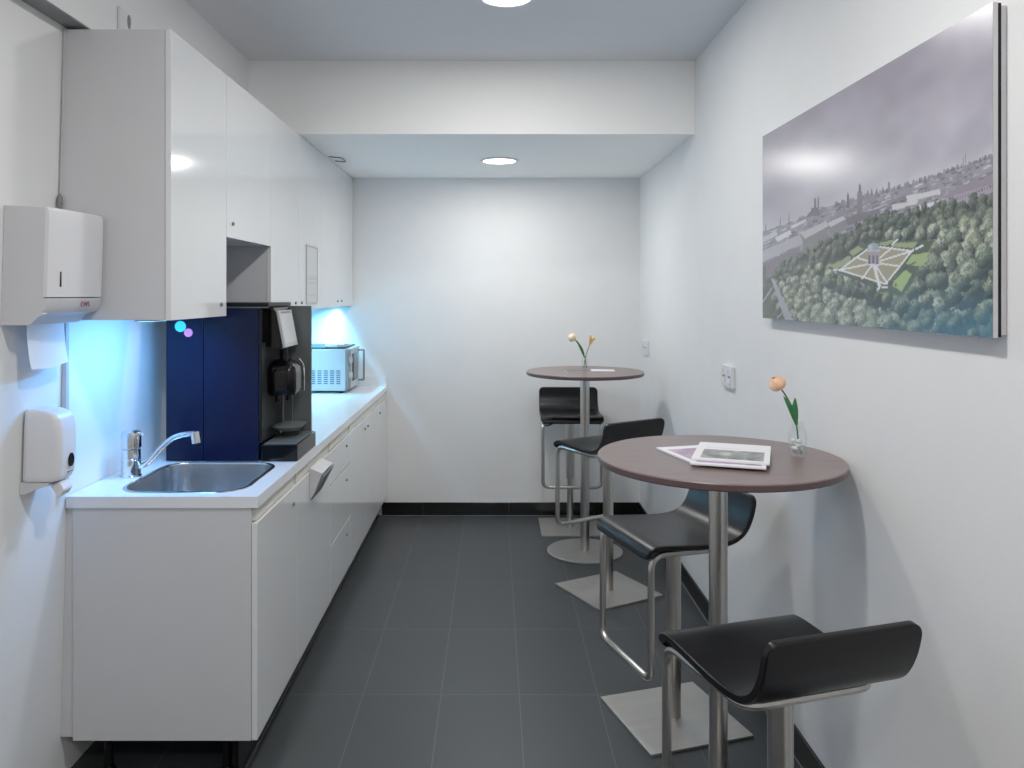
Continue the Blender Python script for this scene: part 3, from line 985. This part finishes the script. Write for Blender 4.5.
# ------------------------------------------------------------------ large city picture on the right wall
PX = .992
PY0, PY1, PZ0, PZ1 = 1.570, 2.915, 1.462, 2.131
def paint_picture():
    S = 4
    x0, y0, x1, y1 = 758, -6, 1002, 342
    W, Hh = (x1-x0)*S, (y1-y0)*S
    gx, gy = np.meshgrid(x0+(np.arange(W)+.5)/S, y0+(np.arange(Hh)+.5)/S)
    img = np.zeros((Hh, W, 3))
    def nz(n, seed):
        return smooth_noise((gx-x0)/(x1-x0), (gy-y0)/(y1-y0), n, seed)
    skyl = np.interp(gx, [758, 790, 831, 895, 934, 991, 1002], [233, 223, 206, 189, 176, 156, 152])
    d = skyl-gy                                   # height above the horizon
    cl = nz(4, 1)*.5+nz(9, 2)*.3+nz(20, 3)*.2
    # slanting cloud streaks
    su, sv = (gx-x0)/(x1-x0), ((gy-y0)+.62*(gx-x0))/(y1-y0+.62*(x1-x0))
    st = smooth_noise(np.clip(su*.35, 0, 1), np.clip(sv, 0, 1), 26, 6)
    k = np.clip(d/170, 0, 1)
    base = np.array([168, 165, 176])*(1-k[..., None])+np.array([140, 133, 148])*k[..., None]
    base = base+((cl-.5)*34+(st-.5)*16)[..., None]
    base += (np.exp(-np.clip(d, 0, 999)/9)*18)[..., None]
    img[:] = base
    def poly(pts, c, a=1.0):
        pts = np.array(pts, float)
        ax, bx = pts[:, 0].min()-1, pts[:, 0].max()+1
        ay, by = pts[:, 1].min()-1, pts[:, 1].max()+1
        i0, i1 = max(0, int((ax-x0)*S)), min(W, int((bx-x0)*S)+1)
        j0, j1 = max(0, int((ay-y0)*S)), min(Hh, int((by-y0)*S)+1)
        if i1 <= i0 or j1 <= j0:
            return
        X, Y = gx[j0:j1, i0:i1], gy[j0:j1, i0:i1]
        ins = np.zeros(X.shape, bool)
        n = len(pts)
        for q in range(n):
            xa, ya = pts[q]
            xb, yb = pts[(q+1) % n]
            if ya == yb:
                continue
            cnd = ((ya > Y) != (yb > Y)) & (X < (xb-xa)*(Y-ya)/(yb-ya)+xa)
            ins ^= cnd
        sub = img[j0:j1, i0:i1]
        sub[ins] = sub[ins]*(1-a)+np.array(c)*a
    def line(p, q, w, c, a=1.0):
        p, q = np.array(p, float), np.array(q, float)
        dd = q-p
        nn = np.array([-dd[1], dd[0]])/max(1e-6, np.hypot(*dd))*w/2
        poly([p+nn, q+nn, q-nn, p-nn], c, a)
    rnd = random.Random(11)
    # city mass
    city = d < 0
    n1 = nz(40, 21)*.5+nz(90, 22)*.5
    cc = np.stack([112+n1*40, 108+n1*40, 120+n1*40], -1)
    img[city] = cc[city]
    # streaky roofs
    for q in range(420):
        x = rnd.uniform(760, 1000)
        sk = np.interp(x, [758, 790, 831, 895, 934, 991, 1002], [233, 223, 206, 189, 176, 156, 152])
        band = np.interp(x, [760, 800, 860, 930, 1000], [60, 46, 38, 34, 46])
        y = sk+rnd.random()**1.3*band
        L = rnd.uniform(2, 9)
        sl = -.42+rnd.uniform(-.1, .1)
        v = rnd.choice([84, 96, 120, 140, 165, 188])
        line((x, y), (x+L, y+sl*L), rnd.uniform(.6, 2.0), (v, v-3, v+5), .8)
    for q in range(90):                           # skyline bumps
        x = rnd.uniform(800, 1000)
        sk = np.interp(x, [758, 790, 831, 895, 934, 991, 1002], [233, 223, 206, 189, 176, 156, 152])
        h = rnd.uniform(.5, 3.2)
        w = rnd.uniform(.6, 2.5)
        v = rnd.choice([96, 108, 120, 132])
        poly([(x-w, sk+2), (x-w*.7, sk-h), (x+w*.7, sk-h), (x+w, sk+2)], (v, v-3, v+4), .85)
    # left facades and their pale roofs
    for pts, c in (([(760, 264), (800, 247), (800, 262), (760, 285)], (112, 108, 116)),
                   ([(760, 252), (800, 235), (804, 243), (760, 263)], (168, 166, 174)),
                   ([(802, 238), (827, 226), (829, 240), (804, 254)], (118, 118, 120)),
                   ([(801, 233), (826, 221), (829, 226), (805, 239)], (182, 180, 186)),
                   ([(829, 227), (846, 219), (847, 229), (831, 238)], (122, 120, 124)),
                   ([(828, 223), (843, 216), (846, 219), (831, 227)], (190, 188, 194)),
                   ([(775, 238), (790, 230), (792, 234), (778, 242)], (206, 206, 212)),
                   ([(762, 238), (776, 231), (778, 234), (763, 243)], (184, 182, 188)),
                   ([(791, 226), (806, 219), (807, 221), (792, 229)], (200, 198, 206)),
                   ([(760, 268), (766, 266), (766, 300), (760, 305)], (90, 88, 92)),
                   ([(846, 218), (880, 208), (880, 214), (848, 226)], (104, 100, 108)),
                   ([(892, 205), (918, 200), (917, 204), (893, 211)], (196, 196, 196)),
                   ([(906, 196), (940, 189), (941, 194), (908, 202)], (200, 198, 202))):
        poly(pts, c, .9)
    for q in range(16):                           # window rhythm on the left facade
        x = 761+q*2.5
        y = 263-(x-760)*.42
        line((x, y+3), (x, y+14), .7, (86, 82, 90), .6)
    # palace on the right
    poly([(944, 199), (992, 182), (992, 202), (944, 210)], (150, 140, 152))
    poly([(943, 199), (958, 186), (992, 176), (992, 184)], (134, 124, 138))
    for r_ in range(2):
        for q in range(17):
            x = 946+q*2.75
            y = 201.5-(x-946)*.36+r_*(4.5+(x-946)*.07)
            poly([(x, y), (x+1, y-.3), (x+1, y+2.2), (x, y+2.5)], (88, 80, 96), .85)
    poly([(916, 210), (930, 202), (946, 200), (945, 208)], (190, 188, 192))
    for q in range(6):
        x = 918+q*4.4
        poly([(x, 209-q*.8), (x+2, 204.5-q*.8), (x+4, 208-q*.8)], (212, 210, 214), .9)
    # towers
    def tower(x, yt, yb, w, c, spire=0):
        poly([(x-w/2, yb), (x-w/2, yt), (x+w/2, yt), (x+w/2, yb)], c)
        if spire:
            poly([(x-w/2, yt), (x, yt-spire), (x+w/2, yt)], c)
    tower(815.2, 199, 216, 1.9, (104, 100, 110), 2)
    tower(818.4, 198, 216, 1.9, (112, 108, 118), 2)
    poly([(809, 216), (812, 208), (819, 207), (820, 216)], (104, 100, 112))
    tower(848.3, 196, 208, 2.0, (92, 86, 98), 5)
    tower(860, 193, 214, 5.4, (118, 108, 118), 4)
    tower(860, 186, 193, 2.6, (92, 84, 96), 3)
    tower(780.5, 221, 226, .9, (112, 108, 118), 6)
    tower(789.3, 217, 226, .9, (112, 108, 118), 6)
    tower(766, 225, 231, .8, (118, 114, 124), 3)
    tower(965.8, 155, 166, 1.0, (122, 118, 128), 3)
    tower(963.8, 158, 166, .8, (122, 118, 128), 2)
    tower(889, 183, 190, 2.5, (118, 114, 124), 2)
    for x, y in ((868, 192), (872, 191), (877, 190), (883, 189)):
        poly([(x-2, y+5), (x, y-3), (x+2, y+5)], (110, 105, 116))
    # wooded park
    edge = np.interp(gx, [758, 766, 778, 804, 851, 879, 900, 934, 962, 1002], [300, 284, 268, 252, 231, 218, 213, 210, 206, 203])
    park = gy > edge
    n2 = nz(60, 31)
    pc = np.stack([62+n2*26, 72+n2*26, 66+n2*22], -1)
    img[park] = pc[park]
    trees = []
    for q in range(1500):
        x = rnd.uniform(758, 1002)
        e = np.interp(x, [758, 766, 778, 804, 851, 879, 900, 934, 962, 1002], [300, 284, 268, 252, 231, 218, 213, 210, 206, 203])
        y = rnd.uniform(e, 342)
        # gap for the garden
        g = [(822, 268), (872, 238), (930, 240), (942, 246), (908, 298), (880, 292)]
        ins = False
        for a in range(len(g)):
            xa, ya = g[a]
            xb, yb = g[(a+1) % len(g)]
            if (ya > y-2) != (yb > y-2) and x < (xb-xa)*(y-2-ya)/(yb-ya)+xa:
                ins = not ins
        if ins or (x < 766+(y-285)*.55 and y > 280):
            continue
        trees.append((y, x))
    trees.sort()
    grain = nz(150, 41)*.5+nz(300, 42)*.5
    EX, EY = [758, 766, 778, 804, 851, 879, 900, 934, 962, 1002], [300, 284, 268, 252, 231, 218, 213, 210, 206, 203]
    def dab(x, y, r, ry, c, a):
        i0, i1 = max(0, int((x-r-x0)*S)), min(W, int((x+r-x0)*S)+1)
        j0, j1 = max(0, int((y-ry-y0)*S)), min(Hh, int((y+ry-y0)*S)+1)
        if i1 <= i0 or j1 <= j0:
            return
        X, Y = (gx[j0:j1, i0:i1]-x)/r, (gy[j0:j1, i0:i1]-y)/ry
        m = np.clip((1-(X*X+Y*Y))*2.2, 0, 1)*a*(.6+.8*grain[j0:j1, i0:i1])
        m = np.clip(m, 0, 1)[..., None]
        img[j0:j1, i0:i1] = img[j0:j1, i0:i1]*(1-m)+np.array(c)*m
    lump = nz(64, 51)
    def blob(x, y, r, ry, tone, grain):
        R_ = 1.15
        i0, i1 = max(0, int((x-r*R_-x0)*S)), min(W, int((x+r*R_-x0)*S)+1)
        j0, j1 = max(0, int((y-ry*R_-y0)*S)), min(Hh, int((y+ry*R_-y0)*S)+1)
        if i1 <= i0 or j1 <= j0:
            return
        g, lp = grain[j0:j1, i0:i1], lump[j0:j1, i0:i1]
        X, Y = (gx[j0:j1, i0:i1]-x)/r, (gy[j0:j1, i0:i1]-y)/ry
        rr = (X*X+Y*Y)*(1.0+.9*(g-.5)+.5*(lp-.5))
        m = rr < 1
        li = np.clip(.42-.62*Y-.50*X, 0, 1.0)**1.25
        sh = li*np.clip(.15+1.7*g, 0, 1.35)*np.clip(1.5-rr*.75, .3, 1.1)
        dk = np.array([40, 50, 48])*rnd.uniform(.85, 1.15)
        c = dk+(np.array(tone, float)-dk)*np.clip(sh, 0, 1.15)[..., None]
        sub = img[j0:j1, i0:i1]
        sub[m] = c[m]*.93
    taken = []
    for y, x in trees:
        e = np.interp(x, EX, EY)
        dp = y-e
        sz = 2.4+dp*.062+(x-760)*.006
        if x > 925:
            sz *= 1.35
        if any(abs(x-q[0]) < sz*1.05 and abs(y-q[1]) < sz*.95 for q in taken[-260:]):
            continue
        taken.append((x, y))
    for x, y in taken:
        e = np.interp(x, EX, EY)
        dp = y-e
        sz = (2.4+dp*.062+(x-760)*.006)*(1.35 if x > 925 else 1)
        tone = rnd.choice([(156, 164, 142), (170, 176, 154), (140, 150, 132), (178, 182, 162)]) if dp > 24 else rnd.choice([(112, 120, 108), (98, 108, 98), (124, 130, 116)])
        blob(x, y-sz*.7, sz*rnd.uniform(.95, 1.25), sz*rnd.uniform(1.35, 1.8), tone, grain)
    # street at the lower left
    poly([(771, 278), (775, 280), (794, 322), (786, 322)], (150, 150, 160))
    line((763, 302), (772, 288), 1.3, (150, 150, 156))
    line((775, 321), (782, 313), 1.3, (150, 150, 152))
    # formal garden
    lawn, path_, olive = (138, 152, 116), (214, 212, 214), (146, 142, 116)
    poly([(828, 268), (872, 240), (934, 241), (930, 250), (904, 297), (886, 294)], (70, 80, 64))
    poly([(838, 263), (848, 256), (862, 258), (848, 268)], lawn)
    poly([(830, 266), (839, 261), (847, 263), (836, 270)], lawn)
    poly([(849, 252), (858, 246), (864, 249), (853, 256)], lawn)
    poly([(876, 244), (892, 240), (896, 241), (886, 246)], lawn)
    poly([(896, 243), (918, 242), (914, 248), (892, 247)], lawn)
    poly([(912, 255), (930, 252), (922, 267), (906, 264)], (144, 166, 112))
    poly([(895, 277), (906, 270), (912, 274), (902, 292), (893, 286)], (146, 170, 112))
    G = [(840, 270), (872, 246), (912, 251), (886, 284)]
    poly(G, olive)
    cx_, cy_ = 874, 263
    hub = [(840, 270), (858, 258), (872, 246), (893, 247), (912, 251), (900, 266), (888, 284), (862, 279)]
    for p_ in hub:
        line((cx_, cy_), p_, 1.7, path_)
    for a in range(4):
        line(G[a], G[(a+1) % 4], 1.7, (216, 214, 216))
    line((cx_, cy_+2), (880, 287), 3.0, (214, 212, 214))
    poly([(866, 264), (874, 260), (883, 263), (876, 268)], (206, 204, 208))
    line((912, 251), (924, 245), 2.0, path_)
    line((892, 245), (898, 239), 1.6, path_)
    line((880, 287), (872, 296), 2.0, path_)
    line((840, 270), (833, 270), 2.0, path_)
    line((882, 287), (888, 287), 2.0, path_)
    for p_ in ((838, 271), (868, 281), (889, 282), (915, 250), (905, 268), (866, 242), (918, 246), (852, 258), (896, 285)):
        poly([(p_[0]-1.2, p_[1]+1.5), (p_[0], p_[1]-3), (p_[0]+1.2, p_[1]+1.5)], (52, 60, 52))
    line((904, 268), (916, 262), 1.4, (56, 66, 54))
    line((890, 284), (906, 268), 1.6, (60, 70, 56))
    # domed pavilion
    poly([(868, 250), (879.6, 250), (879.6, 264), (868, 264)], (150, 142, 150))
    for x in (869.5, 873.4, 877.3):
        poly([(x-1, 264), (x-1, 256), (x, 254.5), (x+1, 256), (x+1, 264)], (98, 88, 104))
    poly([(867.2, 250), (880.4, 250), (880.4, 251.6), (867.2, 251.6)], (178, 176, 180))
    poly([(873.8+6.4*math.cos(a), 250-7.2*math.sin(a)) for a in [PI*k_/16 for k_ in range(17)]], (136, 154, 158))
    poly([(870.4+2.4*math.cos(a), 247.2-2.9*math.sin(a)) for a in [2*PI*k_/16 for k_ in range(16)]], (164, 180, 182))
    tower(873.8, 241, 243.5, .8, (110, 116, 118), 1.5)
    # trees in front of the garden
    for q in range(60):
        x = rnd.uniform(826, 935)
        y = np.interp(x, [826, 860, 885, 905, 935], [276, 287, 298, 299, 268])+rnd.uniform(0, 7)
        sz = 5.0+rnd.uniform(-1.0, 1.6)
        blob(x, y, sz*.9, sz*1.2, rnd.choice([(128, 140, 116), (112, 126, 106), (142, 150, 124)]), grain)
    for q in range(60):                           # big crowns at lower right
        x = rnd.uniform(900, 1000)
        y = rnd.uniform(max(268-(x-935)*.2, 235), 336)
        if x < 918 and y < 285:
            continue
        sz = rnd.uniform(6.0, 9.5)
        blob(x, y, sz, sz*1.1, rnd.choice([(132, 144, 122), (116, 130, 112), (150, 156, 136)]), grain)
    return img, (x0, y0, S)
img, (ix0, iy0, IS) = paint_picture()
def pic_fn(u, v):
    """u along the wall from the far edge to the near edge, v up"""
    yy = PY1+(PY0-PY1)*u
    zz = PZ0+(PZ1-PZ0)*v
    px = VX+F*PX/yy
    py = VY+F*(H-zz)/yy
    i = np.clip(((px-ix0)*IS).astype(int), 0, img.shape[1]-1)
    j = np.clip(((py-iy0)*IS).astype(int), 0, img.shape[0]-1)
    return img[j, i]
t = thing('wall_picture', 'large frameless city park photograph board on the right wall', 'picture', (XR, (PY0+PY1)/2, PZ0))
co, fc, cl_ = painted_sheet(PY1-PY0, PZ1-PZ0, 560, 290, pic_fn)
# local sheet x -> -Y (far to near), y -> Z, normal -> -X
xf = Matrix(((0, 0, -1, PX-.0006-XR), (-1, 0, 0, 0), (0, 1, 0, (PZ1-PZ0)/2), (0, 0, 0, 1)))
sheet_obj('print', co, fc, cl_, M['picture'], t, xf)
obj('board', box(PX, PX+.010, PY0, PY1, PZ0, PZ1, .0006, 1), M['canvas_edge'], t)
obj('gap_shade', box(PX+.0103, PX+.0165, PY0+.0005, PY1-.004, PZ0+.002, PZ1-.002), M['blackp'], t)  # black slab paints the shadow in the gap behind the board
obj('rear_frame', box(PX+.0168, XR-.0006, PY0+.004, PY1-.02, PZ0+.006, PZ1-.006), M['canvas_edge'], t)

# ------------------------------------------------------------------ world, camera, colour
w = bpy.data.worlds.new('world')
sc.world = w
w.use_nodes = True
w.node_tree.nodes['Background'].inputs[0].default_value = (.8, .85, .9, 1)
w.node_tree.nodes['Background'].inputs[1].default_value = .3
cam = bpy.data.cameras.new('camera')
cam.sensor_width = 36
cam.lens = 36*F/1024
cam.shift_x = (512-VX)/1024
cam.shift_y = -(384-VY)/1024
cam.clip_start = .05
co_ = bpy.data.objects.new('camera', cam)
col.objects.link(co_)
co_.location = (0, 0, H)
co_.rotation_euler = (PI/2, 0, 0)
sc.camera = co_
sc.view_settings.view_transform = 'Standard'
sc.view_settings.look = 'None'
sc.view_settings.exposure = 0.06
sc.view_settings.gamma = 1.12
try:
    sc.cycles.use_denoising = True
    sc.cycles.max_bounces = 10
    sc.cycles.diffuse_bounces = 6
    sc.cycles.sample_clamp_indirect = 6
except Exception:
    pass
